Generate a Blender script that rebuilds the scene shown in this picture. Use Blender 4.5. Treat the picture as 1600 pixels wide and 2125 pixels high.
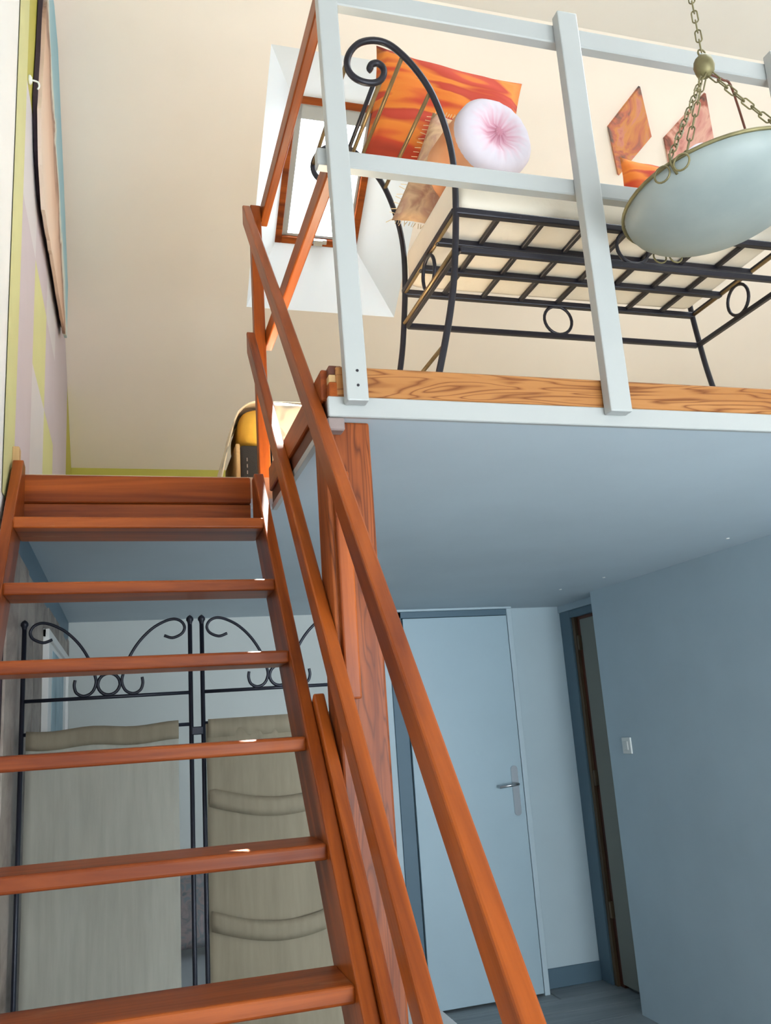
import bpy, bmesh, math, random
from mathutils import Vector, Matrix
random.seed(4)
for o in list(bpy.data.objects): bpy.data.objects.remove(o)
scn = bpy.context.scene
COL = scn.collection

# ------------------------------------------------------------------ camera
EYE = 1.49                                   # camera height above the lower floor
FPX = 1791.08
CAMROT = Vector((-0.24560743, -0.29034943, -0.03371366))
B = Matrix(((1, 0, 0), (0, 0, -1), (0, 1, 0)))
Mc = Matrix.Rotation(CAMROT.length, 3, CAMROT.normalized()) @ B     # world -> camera (x right, y down, z forward)
cam = bpy.data.cameras.new('camera'); camo = bpy.data.objects.new('camera', cam); COL.objects.link(camo)
cam.sensor_fit = 'HORIZONTAL'; cam.sensor_width = 36.0; cam.lens = FPX / 1600 * 36.0
cam.clip_start = 0.02
rx, ry, rz = Mc[0], Mc[1], Mc[2]
camo.matrix_world = Matrix(((rx[0], -ry[0], -rz[0], 0), (rx[1], -ry[1], -rz[1], 0), (rx[2], -ry[2], -rz[2], EYE), (0, 0, 0, 1)))
scn.camera = camo

# ------------------------------------------------------------------ light and exposure
scn.view_settings.view_transform = 'Standard'; scn.view_settings.look = 'None'
scn.view_settings.gamma = 1.0; scn.view_settings.use_curve_mapping = False
scn.view_settings.exposure = 0.3
world = bpy.data.worlds.new('sky'); scn.world = world; world.use_nodes = True
bg = world.node_tree.nodes['Background']
bg.inputs[0].default_value = (0.84, 0.93, 1.0, 1); bg.inputs[1].default_value = 9.0
sund = bpy.data.lights.new('sun', 'SUN'); suno = bpy.data.objects.new('sun', sund); COL.objects.link(suno)
sund.energy = 110.0; sund.angle = math.radians(.53); sund.color = (1, .97, .92)
SUNDIR = Vector((-.320, -1, -1.57)).normalized()
suno.rotation_euler = SUNDIR.to_track_quat('-Z', 'Y').to_euler(); suno.location = (2, 6, 8)

def portal(loc, rot, sx, sy):                # daylight openings: portals only guide the sky's light
    l = bpy.data.lights.new('window_portal', 'AREA'); l.shape = 'RECTANGLE'; l.size = sx; l.size_y = sy
    l.cycles.is_portal = True
    o = bpy.data.objects.new('window_portal', l); COL.objects.link(o); o.location = loc; o.rotation_euler = rot
    return o

# ------------------------------------------------------------------ pixel helpers (1600 x 2125 frame)
def ray(x, y): return Mc.transposed() @ Vector(((x - 800) / FPX, (y - 1062.5) / FPX, 1))
def atY(x, y, Y): d = ray(x, y); d = d * (Y / d.y); return Vector((d.x, d.y, d.z + EYE))
def atX(x, y, X): d = ray(x, y); d = d * (X / d.x); return Vector((d.x, d.y, d.z + EYE))

# ------------------------------------------------------------------ materials
def lin(h):
    h = h.lstrip('#'); v = [int(h[i:i+2], 16) / 255 for i in (0, 2, 4)]
    return tuple(c / 12.92 if c <= .04045 else ((c + .055) / 1.055) ** 2.4 for c in v) + (1,)

class NT:
    def __init__(s, name):
        s.m = bpy.data.materials.new(name); s.m.use_nodes = True; s.t = s.m.node_tree; s.n = s.t.nodes; s.l = s.t.links
        s.b = s.n['Principled BSDF']; s.out = s.n['Material Output']
    def add(s, t, **k):
        n = s.n.new(t)
        for a, v in k.items(): setattr(n, a, v)
        return n
    def link(s, a, b): s.l.new(a, b)
    def coords(s, scale, rnd=True, kind='Object'):
        tc = s.add('ShaderNodeTexCoord'); mp = s.add('ShaderNodeMapping'); mp.inputs['Scale'].default_value = scale
        src = tc.outputs[kind]
        if rnd:
            oi = s.add('ShaderNodeObjectInfo'); mu = s.add('ShaderNodeMath', operation='MULTIPLY'); mu.inputs[1].default_value = 37.0
            s.link(oi.outputs['Random'], mu.inputs[0])
            va = s.add('ShaderNodeVectorMath', operation='ADD'); s.link(src, va.inputs[0]); s.link(mu.outputs[0], va.inputs[1]); src = va.outputs[0]
        s.link(src, mp.inputs[0]); return mp.outputs[0]
    def noise(s, vec, scale, detail=4, rough=.55, dist=0):
        n = s.add('ShaderNodeTexNoise'); n.inputs['Scale'].default_value = scale; n.inputs['Detail'].default_value = detail
        n.inputs['Roughness'].default_value = rough; n.inputs['Distortion'].default_value = dist
        if vec: s.link(vec, n.inputs['Vector'])
        return n.outputs['Fac']
    def ramp(s, fac, stops, interp='LINEAR'):
        r = s.add('ShaderNodeValToRGB'); e = r.color_ramp; e.interpolation = interp
        while len(e.elements) < len(stops): e.elements.new(.5)
        for el, (p, c) in zip(e.elements, stops): el.position = p; el.color = c
        s.link(fac, r.inputs[0]); return r.outputs[0]
    def math(s, op, a, b=None):
        n = s.add('ShaderNodeMath', operation=op)
        for i, v in enumerate((a, b)):
            if v is None: continue
            if isinstance(v, (int, float)): n.inputs[i].default_value = v
            else: s.link(v, n.inputs[i])
        return n.outputs[0]
    def mix(s, fac, a, b, mode='MIX'):
        n = s.add('ShaderNodeMix', data_type='RGBA', blend_type=mode)
        for i, v in zip((0, 6, 7), (fac, a, b)):
            if isinstance(v, (int, float)): n.inputs[i].default_value = v
            elif isinstance(v, tuple): n.inputs[i].default_value = v
            else: s.link(v, n.inputs[i])
        return n.outputs[2]
    def bump(s, h, strength=.2, dist=.01):
        b = s.add('ShaderNodeBump'); b.inputs['Strength'].default_value = strength; b.inputs['Distance'].default_value = dist
        s.link(h, b.inputs['Height']); s.link(b.outputs[0], s.b.inputs['Normal'])
    def col(s, c):
        if isinstance(c, tuple): s.b.inputs['Base Color'].default_value = c
        else: s.link(c, s.b.inputs['Base Color'])
    def set(s, **k):
        for a, v in k.items(): s.b.inputs[a.replace('_', ' ')].default_value = v
        return s

def plain(name, h, rough=.5, var=.06, nscale=6, bump=0.0, **k):
    t = NT(name); v = t.coords((1, 1, 1)); c = lin(h); n = t.noise(v, nscale, 5)
    lo = tuple(x * (1 - var) for x in c[:3]) + (1,); hi = tuple(min(1, x * (1 + var)) for x in c[:3]) + (1,)
    t.col(t.ramp(n, [(.3, lo), (.7, hi)])); t.set(Roughness=rough, **k)
    if bump: t.bump(t.noise(v, nscale * 12, 4), bump, .004)
    return t.m

def wood(name, dark, light, rough=.35, gl=.5, coat=.0, wear=None, lines=None):
    t = NT(name); v = t.coords((1.1, 16, 16)); n = t.noise(v, 1.0, 5, .6, .8)
    c = t.ramp(n, [(.34, lin(dark)), (.66, lin(light))])
    f = t.noise(t.coords((4, 150, 150)), 1.0, 3, .6)
    c = t.mix(t.math('MULTIPLY', f, .5), c, lin(dark))
    if lines:                                                  # cathedral growth rings: contours of a stretched noise
        w = t.noise(t.coords((1.8, 20, 20)), 1.0, 2.5, .45, .6)
        s_ = t.math('PINGPONG', t.math('MULTIPLY', w, 13.0), .5)
        k = t.ramp(s_, [(.0, (1, 1, 1, 1)), (.12, (.35, .35, .35, 1)), (.26, (0, 0, 0, 1))])
        c = t.mix(t.math('MULTIPLY', k, .95), c, lin(lines))
    if wear:
        w = t.noise(t.coords((2.2, 9, 9)), 1.0, 6, .65)
        c = t.mix(t.ramp(w, [(.62, (0, 0, 0, 1)), (.74, (.7, .7, .7, 1))]), c, lin(wear))
    t.col(c); t.set(Roughness=rough)
    t.b.inputs['Specular IOR Level'].default_value = gl
    t.b.inputs['Coat Weight'].default_value = coat; t.b.inputs['Coat Roughness'].default_value = .12
    t.bump(f, .12, .002)
    return t.m

M = {}
M['orange_wood'] = wood('orange_varnished_wood', '#66290a', '#b0581c', .36, .2, .05)
M['orange_worn'] = wood('worn_orange_wood', '#6c2c0a', '#b85e22', .4, .25, .06, wear='#bc8456')
M['post_wood'] = wood('rough_post_wood', '#70320f', '#a85826', .45, .25, .05, wear='#b98560', lines='#5e2a0c')
M['pine'] = wood('clear_pine', '#98602e', '#b27c48', .4, .3, .05, lines='#6e3a14')
M['white_paint'] = plain('white_gloss_paint', '#a9aba9', .32, .02)
M['loft_blue'] = plain('blue_grey_paint', '#c6d2da', .6, .03, 3)
M['wall_blue'] = plain('grey_blue_wall_paint', '#b6c8d2', .55, .04, 2.5)
M['pale_wall'] = plain('pale_blue_white_paint', '#c6d8e0', .6, .03, 2.5)
M['beige'] = plain('warm_beige_plaster', '#ebe0d3', .75, .03, 1.5)
M['ceil_white'] = plain('white_plaster', '#e2ded8', .8, .02, 2)
M['white_wall'] = plain('white_wall_paint', '#efece8', .7, .02, 2)
M['cool_white'] = plain('cool_white_paint', '#eaf0f6', .6, .02, 3)
M['neutral_wall'] = plain('neutral_pale_paint', '#d0d4d0', .6, .03, 2.5)
M['frame_wood'] = wood('dull_frame_wood', '#5c4a36', '#7a6448', .6)
M['green'] = plain('lime_green_paint', '#b2aa44', .6, .04, 3)
M['green_pale'] = plain('pale_lime_paint', '#c8c68c', .6, .04, 3)
M['lavender'] = plain('lavender_paint', '#bfb3bc', .6, .03, 3)
M['lavender_pale'] = plain('pale_lavender_paint', '#cac5ca', .6, .03, 3)
M['dark_blue'] = plain('slate_blue_paint', '#5e7888', .5, .05, 3)
M['door_blue'] = plain('light_blue_door_paint', '#b4cbd6', .45, .025, 2.5)
M['grey_door'] = plain('grey_door_paint', '#8c8c82', .6, .04, 3)
M['dark_brown_wood'] = wood('dark_brown_wood', '#4a2212', '#743a20', .5)
M['loft_boards'] = wood('pale_loft_boards', '#c4b294', '#dccdb2', .5)
M['bare_wood'] = wood('bare_wood', '#b08a58', '#d2b080', .6)
M['iron'] = plain('black_iron', '#26242c', .38, .12, 20, Metallic=.35)
M['iron_blue'] = plain('blue_black_iron', '#20232f', .35, .1, 20, Metallic=.35)
M['brass_bar'] = plain('aged_bronze', '#8a7350', .4, .18, 30, Metallic=.6)
M['brass'] = plain('aged_brass', '#7c7350', .5, .25, 25, Metallic=.5)
M['chrome'] = plain('satin_nickel', '#c9ccd0', .25, .03, 20, Metallic=.9)
M['white_plastic'] = plain('white_plastic', '#e6e8e4', .35, .02)
M['mattress'] = plain('cream_cotton', '#f0e4d2', .9, .03, 8, .1)
M['linen_white'] = plain('white_linen', '#dfe0e2', .9, .03, 6, .15)
M['black_fabric'] = plain('dark_brown_fabric', '#2c2726', .85, .1, 40, .3)
M['yellow_fabric'] = plain('mustard_fabric', '#d9a53c', .85, .08, 12, .2)
M['grey_beam'] = plain('grey_mauve_paint', '#8a7a76', .7, .1, 20)
M['dark_gap'] = plain('dark_joint_and_shadow', '#3a2c34', .9, .1)  # dark plank joints, and the painted shadow gap behind the ragged canvas

def m_sky_glass():
    t = NT('window_glass'); t.n.remove(t.b)
    tr = t.add('ShaderNodeBsdfTransparent'); gl = t.add('ShaderNodeBsdfGlossy'); gl.inputs['Roughness'].default_value = .03
    mx = t.add('ShaderNodeMixShader'); mx.inputs[0].default_value = .05; tr.inputs[0].default_value = (.96, .98, .98, 1)
    t.link(tr.outputs[0], mx.inputs[1]); t.link(gl.outputs[0], mx.inputs[2]); t.link(mx.outputs[0], t.out.inputs[0])
    return t.m
M['glass'] = m_sky_glass()

def m_veil(name, h, see):                     # thin woven cotton: diffuse + translucent with some open weave
    t = NT(name); t.n.remove(t.b); v = t.coords((1, 1, 1)); c = lin(h)
    n = t.noise(t.coords((60, 60, 6)), 1, 4); lo = tuple(x * .86 for x in c[:3]) + (1,)
    cc = t.ramp(n, [(.3, lo), (.7, c)])
    d = t.add('ShaderNodeBsdfDiffuse'); tl = t.add('ShaderNodeBsdfTranslucent'); tp = t.add('ShaderNodeBsdfTransparent')
    t.link(cc, d.inputs[0]); t.link(cc, tl.inputs[0])
    a = t.add('ShaderNodeMixShader'); a.inputs[0].default_value = .35; t.link(d.outputs[0], a.inputs[1]); t.link(tl.outputs[0], a.inputs[2])
    b = t.add('ShaderNodeMixShader'); b.inputs[0].default_value = see; t.link(a.outputs[0], b.inputs[1]); t.link(tp.outputs[0], b.inputs[2])
    t.link(b.outputs[0], t.out.inputs[0]); return t.m
M['veil'] = m_veil('sheer_cream_cotton', '#cac8bc', .26)
M['veil_dark'] = m_veil('taupe_cotton', '#a89e8a', .08)

def m_frost():
    t = NT('frosted_glass'); v = t.coords((1, 1, 1)); n = t.noise(v, 9, 4)
    t.col(t.ramp(n, [(.3, lin('#929c9a')), (.7, lin('#9fa8a4'))])); t.set(Roughness=.45)
    t.b.inputs['Transmission Weight'].default_value = .12; t.b.inputs['Subsurface Weight'].default_value = .0
    return t.m
M['frost'] = m_frost()

def m_bands(name, stops, scale, vec=(1, 1, 1), dist=.5, rough=.85, nscale=1.0, detail=3):
    t = NT(name); n = t.noise(t.coords(vec, rnd=False), nscale, detail, .5, dist)
    t.col(t.ramp(n, [(p, lin(c)) for p, c in stops])); t.set(Roughness=rough)
    t.bump(t.noise(t.coords((1, 1, 1)), 90, 3), .15, .003); return t.m
M['orange_pillow'] = m_bands('tie_dyed_orange_cotton', [(.30, '#a03418'), (.40, '#c2401e'), (.44, '#dc7424'), (.50, '#e0802a'), (.53, '#b83a22'), (.60, '#c84a34'), (.63, '#dc7830'), (.70, '#c04030')], 1, (1.6, 7.5, 1.6), .25, .85, 1.0, 2)
def m_pink():
    t = NT('pink_gathered_cotton'); tc = t.add('ShaderNodeTexCoord'); sp = t.add('ShaderNodeSeparateXYZ'); t.link(tc.outputs['Object'], sp.inputs[0])
    x, y = sp.outputs[0], sp.outputs[1]
    r_ = t.math('SQRT', t.math('ADD', t.math('MULTIPLY', x, x), t.math('MULTIPLY', y, y)))
    an = t.math('ARCTAN2', y, x); w = t.math('SINE', t.math('MULTIPLY', an, 23.0)); w2 = t.math('SINE', t.math('MULTIPLY', an, 9.0))
    h = t.math('ADD', t.math('MULTIPLY', r_, 9.0), t.math('MULTIPLY', t.math('ADD', w, w2), .06))
    t.col(t.ramp(h, [(.08, lin('#b87888')), (.28, lin('#cf9dab')), (.5, lin('#d6bcc6')), (.75, lin('#d2c8d0'))])); t.set(Roughness=.85)
    return t.m
M['pink_cotton'] = m_pink()
M['peach_cotton'] = m_bands('peach_cotton', [(.35, '#d99060'), (.65, '#e8b088')], 1, (5, 5, 5), .2)
M['fringe_cloth'] = m_bands('fringed_floral_cotton', [(.3, '#b08068'), (.45, '#dcb890'), (.6, '#c49880'), (.75, '#e0caa8')], 1, (14, 14, 14), .6)
M['fringe'] = plain('cream_fringe_thread', '#dcc8a0', .9, .1, 30)
M['throw'] = m_bands('beige_throw_cotton', [(.36, '#a89e8e'), (.41, '#dccbb0'), (.62, '#e4d4bc'), (.68, '#b0a898')], 1, (11, 11, 11), .6, .9, 1.0, 1)
M['patchwork'] = m_bands('muted_patterned_cotton', [(.3, '#6d7478'), (.45, '#9a8a88'), (.55, '#7c8488'), (.7, '#a89494')], 1, (14, 14, 14), 1.0)

def m_canvas(name, stops, vec, dist=1.2, nscale=1.0):
    t = NT(name); n = t.noise(t.coords(vec, rnd=False), nscale, 4, .55, dist)
    t.col(t.ramp(n, [(p, lin(c)) for p, c in stops])); t.set(Roughness=.6); return t.m
M['rhomb_a'] = m_canvas('abstract_orange_canvas', [(.30, '#a84a38'), (.4, '#c88474'), (.46, '#cc8a50'), (.53, '#b86a58'), (.58, '#8a6458'), (.68, '#4a5058')], (5, 5, 5))
M['rhomb_b'] = m_canvas('abstract_rose_canvas', [(.28, '#8a3a3c'), (.4, '#c88a80'), (.5, '#d8a898'), (.58, '#a86050'), (.66, '#6a4a40'), (.74, '#3c3436')], (5, 5, 5))
def m_leftpaint():
    t = NT('seascape_canvas'); tc = t.add('ShaderNodeTexCoord'); sp = t.add('ShaderNodeSeparateXYZ'); t.link(tc.outputs['Object'], sp.inputs[0])
    n = t.noise(t.coords((3, 3, 3), False), 1.4, 5, .6, .6)
    h = t.math('ADD', t.math('MULTIPLY', sp.outputs[0], .5), t.math('MULTIPLY', sp.outputs[1], .9)); h = t.math('ADD', h, t.math('MULTIPLY', n, .35))
    t.col(t.ramp(t.math('DIVIDE', h, 1.5), [(.1, lin('#cfc2b6')), (.36, lin('#dcc0ac')), (.52, lin('#c8a48e')), (.58, lin('#8a6a5c')), (.61, lin('#d8d6cc')), (.66, lin('#9cc0cc')), (.85, lin('#80aec4'))]))
    t.set(Roughness=.7); return t.m
M['seascape'] = m_leftpaint()
M['blue_art'] = m_canvas('pale_blue_art_paper', [(.3, '#5e7484'), (.42, '#9ab4be'), (.6, '#b4c8ce'), (.7, '#8098a2')], (2, 9, 2), 1.5)
def m_drift():
    t = NT('weathered_plank_print'); n = t.noise(t.coords((6, 3, 30)), 1, 5, .6, .5); n2 = t.noise(t.coords((1, 1.5, 12)), 1, 3, .6, 1.2)
    c = t.ramp(n, [(.3, lin('#756860')), (.5, lin('#a09288')), (.7, lin('#b8aca0'))])
    c = t.mix(t.ramp(n2, [(.64, (0, 0, 0, 1)), (.7, (.8, .8, .8, 1))]), c, lin('#4a403c'))
    t.col(c); t.set(Roughness=.7); return t.m
M['drift'] = m_drift()
M['floor_plank'] = wood('grey_laminate', '#7e868a', '#a6acae', .4)

# ------------------------------------------------------------------ objects
def tag(o, label=None, cat=None, group=None, kind=None):
    if label: o['label'] = label
    if cat: o['category'] = cat
    if group: o['group'] = group
    if kind: o['kind'] = kind
    return o

def mesh_obj(name, bm, mat, parent=None, mw=None, smooth=False, mats=None):
    me = bpy.data.meshes.new(name); bmesh.ops.recalc_face_normals(bm, faces=bm.faces); bm.to_mesh(me); bm.free()
    for m in (mats or [mat]): me.materials.append(m)
    if smooth:
        for p in me.polygons: p.use_smooth = True
    return place(name, me, parent, mw)

def place(name, me, parent=None, mw=None):
    o = bpy.data.objects.new(name, me); COL.objects.link(o)
    mw = mw or Matrix.Identity(4)
    if parent:
        o.parent = parent; o.matrix_basis = wm(parent).inverted() @ mw
    else: o.matrix_basis = mw
    o['_mw'] = [x for r in mw for x in r]
    return o
def wm(o):
    v = o['_mw']; return Matrix([v[i*4:i*4+4] for i in range(4)])

def empty(name, loc, label, cat, group=None):
    o = bpy.data.objects.new(name, None); COL.objects.link(o); o.empty_display_size = .1
    mw = Matrix.Translation(Vector(loc)); o.matrix_basis = mw; o['_mw'] = [x for r in mw for x in r]
    return tag(o, label, cat, group)

def box_bm(bm, c0, c1, bevel=0, seg=1):
    x0, y0, z0 = c0; x1, y1, z1 = c1
    vs = [bm.verts.new(p) for p in ((x0,y0,z0),(x1,y0,z0),(x1,y1,z0),(x0,y1,z0),(x0,y0,z1),(x1,y0,z1),(x1,y1,z1),(x0,y1,z1))]
    fs = [bm.faces.new([vs[i] for i in q]) for q in ((0,3,2,1),(4,5,6,7),(0,1,5,4),(1,2,6,5),(2,3,7,6),(3,0,4,7))]
    if bevel:
        es = list({e for f in fs for e in f.edges})
        bmesh.ops.bevel(bm, geom=es, offset=bevel, segments=seg, profile=.5, affect='EDGES')
    return bm

def box(name, c0, c1, mat, parent=None, bevel=0, seg=1, smooth=False):
    """axis-aligned box; the mesh is centred so that its grain (local X) runs along the longest side"""
    c0 = Vector(c0); c1 = Vector(c1); ctr = (c0 + c1) / 2; d = c1 - c0
    ax = max(range(3), key=lambda i: abs(d[i]))
    R = [Matrix.Identity(3), Matrix(((0, -1, 0), (1, 0, 0), (0, 0, 1))), Matrix(((0, 0, -1), (0, 1, 0), (1, 0, 0)))][ax]
    dl = R.transposed() @ d; h = Vector([abs(x) / 2 for x in dl])
    bm = box_bm(bmesh.new(), -h, h, bevel, seg)
    return mesh_obj(name, bm, mat, parent, Matrix.Translation(ctr) @ R.to_4x4(), smooth)

def beam(name, p0, p1, side, w, h, mat, parent=None, bevel=.003, seg=2, plumb=None):
    """board from p0 to p1; side = direction of the width w; h is the other section size. p0-p1 is the centre line"""
    p0 = Vector(p0); p1 = Vector(p1); X = (p1 - p0).normalized(); S = Vector(side); S = (S - X * S.dot(X)).normalized(); U = X.cross(S)
    L = (p1 - p0).length
    bm = bmesh.new(); box_bm(bm, (-L/2, -w/2, -h/2), (L/2, w/2, h/2))
    if plumb:                                    # shear the ends so that they are cut upright
        up = Vector((0, 0, 1)); k = up.dot(X) / (up.dot(U) or 1)
        for v in bm.verts: v.co.x += v.co.z * k
    if bevel: bmesh.ops.bevel(bm, geom=list(bm.edges), offset=bevel, segments=seg, profile=.5, affect='EDGES')
    R = Matrix((X, S, U)).transposed().to_4x4()
    return mesh_obj(name, bm, mat, parent, Matrix.Translation((p0 + p1) / 2) @ R)

def tube_bm(bm, pts, r, n=8, closed=False, cap=True):
    pts = [Vector(p) for p in pts]; N = len(pts); rings = []
    ref = None
    for i, p in enumerate(pts):
        a = pts[(i - 1) % N] if (closed or i) else p; b = pts[(i + 1) % N] if (closed or i < N - 1) else p
        t = (b - a).normalized()
        if ref is None:
            ref = t.orthogonal().normalized()
        ref = (ref - t * ref.dot(t)).normalized(); bi = t.cross(ref)
        rr = r[i] if isinstance(r, (list, tuple)) else r
        rings.append([bm.verts.new(p + (ref * math.cos(2*math.pi*k/n) + bi * math.sin(2*math.pi*k/n)) * rr) for k in range(n)])
    for i in range(N if closed else N - 1):
        A = rings[i]; C = rings[(i + 1) % N]
        off = 0
        if closed and i == N - 1: off = min(range(n), key=lambda o: (A[0].co - C[o].co).length)
        for k in range(n): bm.faces.new((A[k], A[(k+1) % n], C[(k+1+off) % n], C[(k+off) % n]))
    if not closed and cap:
        bm.faces.new(rings[0][::-1]); bm.faces.new(rings[-1])
    return bm
def tube(name, pts, r, mat, parent=None, n=8, closed=False):
    c = sum((Vector(p) for p in pts), Vector()) / len(pts)
    return mesh_obj(name, tube_bm(bmesh.new(), [Vector(p) - c for p in pts], r, n, closed), mat, parent, Matrix.Translation(c), True)
def spline(pts, k=6):
    P = [Vector(p) for p in pts]; out = []
    for i in range(len(P) - 1):
        a = P[max(i-1, 0)]; b = P[i]; c = P[i+1]; d = P[min(i+2, len(P)-1)]
        for j in range(k):
            t = j / k
            out.append(.5 * ((2*b) + (c-a)*t + (2*a-5*b+4*c-d)*t*t + (3*b-a-3*c+d)*t**3))
    return out + [P[-1]]
def circle(c, r, u, v, n=24): return [Vector(c) + Vector(u) * r * math.cos(2*math.pi*i/n) + Vector(v) * r * math.sin(2*math.pi*i/n) for i in range(n)]
def lathe_bm(prof, n=24, bm=None):
    bm = bm or bmesh.new(); rings = []
    for r, z in prof:
        rings.append([bm.verts.new((r*math.cos(2*math.pi*k/n), r*math.sin(2*math.pi*k/n), z)) for k in range(n)] if r > 1e-6 else [bm.verts.new((0, 0, z))])
    for A, C in zip(rings, rings[1:]):
        for k in range(n):
            q = [A[k % len(A)], A[(k+1) % len(A)], C[(k+1) % len(C)], C[k % len(C)]]
            q = list(dict.fromkeys(q))
            if len(q) > 2: bm.faces.new(q)
    return bm
def frame(o, x, y, z): return Matrix(((x[0], y[0], z[0], o[0]), (x[1], y[1], z[1], o[1]), (x[2], y[2], z[2], o[2]), (0, 0, 0, 1)))
def prism_bm(poly, t, bm=None):
    """polygon in local XY, thickness t along +Z"""
    bm = bm or bmesh.new(); A = [bm.verts.new((x, y, 0)) for x, y in poly]; C = [bm.verts.new((x, y, t)) for x, y in poly]
    bm.faces.new(A[::-1]); bm.faces.new(C); n = len(poly)
    for i in range(n): bm.faces.new((A[i], A[(i+1) % n], C[(i+1) % n], C[i]))
    return bm

# ================================================================== THE SETTING
XL, XR, YB, YF, YR = -.293, 4.5, 4.8, -2.0, 4.2      # left wall, far right wall, back wall, rear wall, end of the partition
ZC, ZF = EYE + .612, EYE + .705                       # underside of the loft, loft floor
KZ, KS, ZT = EYE + .304*YB, .7336, EYE + 2.93         # slope starts here, pitch, flat ceiling
YT = YB - (ZT - KZ) / KS
XP = 2.44                                             # partition under the loft
struct = lambda o: tag(o, kind='structure')

floor = struct(box('floor', (XL-.1, YF-.1, -.12), (XR+.1, YB+.2, -.012), M['floor_plank']))
bmP = box_bm(bmesh.new(), (-.598, -.094, -.012), (.598, .094, 0), .002)
meP = bpy.data.meshes.new('plank'); bmP.to_mesh(meP); bmP.free(); meP.materials.append(M['floor_plank'])
row = 0; y = YB - .095
while y > YF + .1:
    x = XL + .1 + (row % 3) * .4 - .6
    while x < XR + .3:
        if x > XL + .55 and x < XR + .3: place('plank', meP, floor, Matrix.Translation((x, y, 0)))
        x += 1.2
    y -= .19; row += 1

wl = struct(box('wall_left', (XL-.12, YF, -.1), (XL, YB+.1, ZT+.2), M['white_wall']))
# painted colour blocks of the upper left wall (flush paint on thin plaster skin)
ys = [2.2, 2.40, 2.77, 3.19, 3.60, 4.38, YB]
zs = [ZF - .1, EYE + 1.19, EYE + 1.56, EYE + 1.95, EYE + 2.35, ZT]
pat = ['glgLvg', 'glvgvg', 'gvgvLg', 'ggLvvg', 'glvvvg']
pat = ['gLlgvG', 'gvgvvG', 'glvlvG', 'gGvvvG', 'gGvvvG']
key = {'g': 'green_pale', 'G': 'green', 'l': 'lavender_pale', 'L': 'lavender', 'v': 'lavender'}
slots = ['green_pale', 'green', 'lavender_pale', 'lavender']
bm = bmesh.new()
for j in range(5):
    for i in range(6):
        f = bm.faces.new([bm.verts.new((XL + .003, a, b)) for a, b in ((ys[i], zs[j]), (ys[i+1], zs[j]), (ys[i+1], zs[j+1]), (ys[i], zs[j+1]))])
        f.material_index = slots.index(key[pat[j][i]])
pw = struct(mesh_obj('wall_left_painted', bm, None, mats=[M[s] for s in slots]))
# weathered plank covering below the loft
xw = struct(box('wall_left_lower', (XL, 2.30, 0), (XL + .003, YB, ZC - .12), M['dark_gap']))
random.seed(11); y = 2.32
while y < YB - .02:
    w = random.choice((.19, .24, .3)); y1 = min(y + w, YB)
    box('plank', (XL + .003, y, 0), (XL + .008 + random.random()*.002, y1 - .004, ZC - .105 + random.uniform(-.012, .014)), M['drift'], xw, .001)
    y = y1
struct(box('trim_left_border', (XL, 2.30, ZC - .13), (XL + .004, YB, ZC), M['dark_blue']))

struct(box('wall_back', (XL-.1, YB, -.1), (1.38, YB + .12, ZC), M['neutral_wall']))
struct(box('wall_back_right', (1.38, YB, -.1), (XP + .6, YB + .12, ZC), M['pale_wall']))
struct(box('wall_back_knee', (XL-.1, YB, ZC), (XR, YB + .12, KZ + .02), M['green']))
struct(box('wall_right', (XP, 1.645, -.05), (XP + .11, YR, ZC), M['wall_blue']))
struct(box('wall_right_far', (XR, YF, -.1), (XR + .12, YB + .1, ZT+.2), M['white_wall']))
struct(box('wall_right_recess', (XP + .20, YR, -.05), (XP + .30, YB, ZC), M['pale_wall']))
struct(box('wall_right_return', (XP + .105, YR - .1, -.05), (XP + .25, YR, ZC), M['wall_blue']))
RL = (1.7, 3.7, 1.0, 2.2)                            # unseen roof light, added so sun on the floor bounces upward
cl = struct(box('ceiling', (XL-.1, YF, ZT), (RL[0], YT + .02, ZT + .1), M['ceil_white']))
for a, b in (((RL[1], YF), (XR+.1, YT+.02)), ((RL[0], YF), (RL[1], RL[2])), ((RL[0], RL[3]), (RL[1], YT+.02))): box('ceiling_panel', (a[0], a[1], ZT), (b[0], b[1], ZT + .1), M['ceil_white'], cl)
w3 = struct(box('window_added_roof', (RL[0], RL[2], ZT + .1), (RL[1], RL[2] + .05, ZT + .16), M['orange_wood']))
box('window_frame', (RL[0], RL[3] - .05, ZT + .1), (RL[1], RL[3], ZT + .16), M['orange_wood'], w3)
for x in (RL[0], (RL[0] + RL[1]) / 2 - .02, RL[1] - .05): box('window_frame', (x, RL[2] + .05, ZT + .1), (x + .05, RL[3] - .05, ZT + .16), M['orange_wood'], w3)
box('pane', (RL[0] + .02, RL[2] + .02, ZT + .13), (RL[1] - .02, RL[3] - .02, ZT + .136), M['glass'], w3)
portal(((RL[0] + RL[1]) / 2, (RL[2] + RL[3]) / 2, ZT + .18), (0, 0, 0), RL[1] - RL[0], RL[3] - RL[2])
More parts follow.
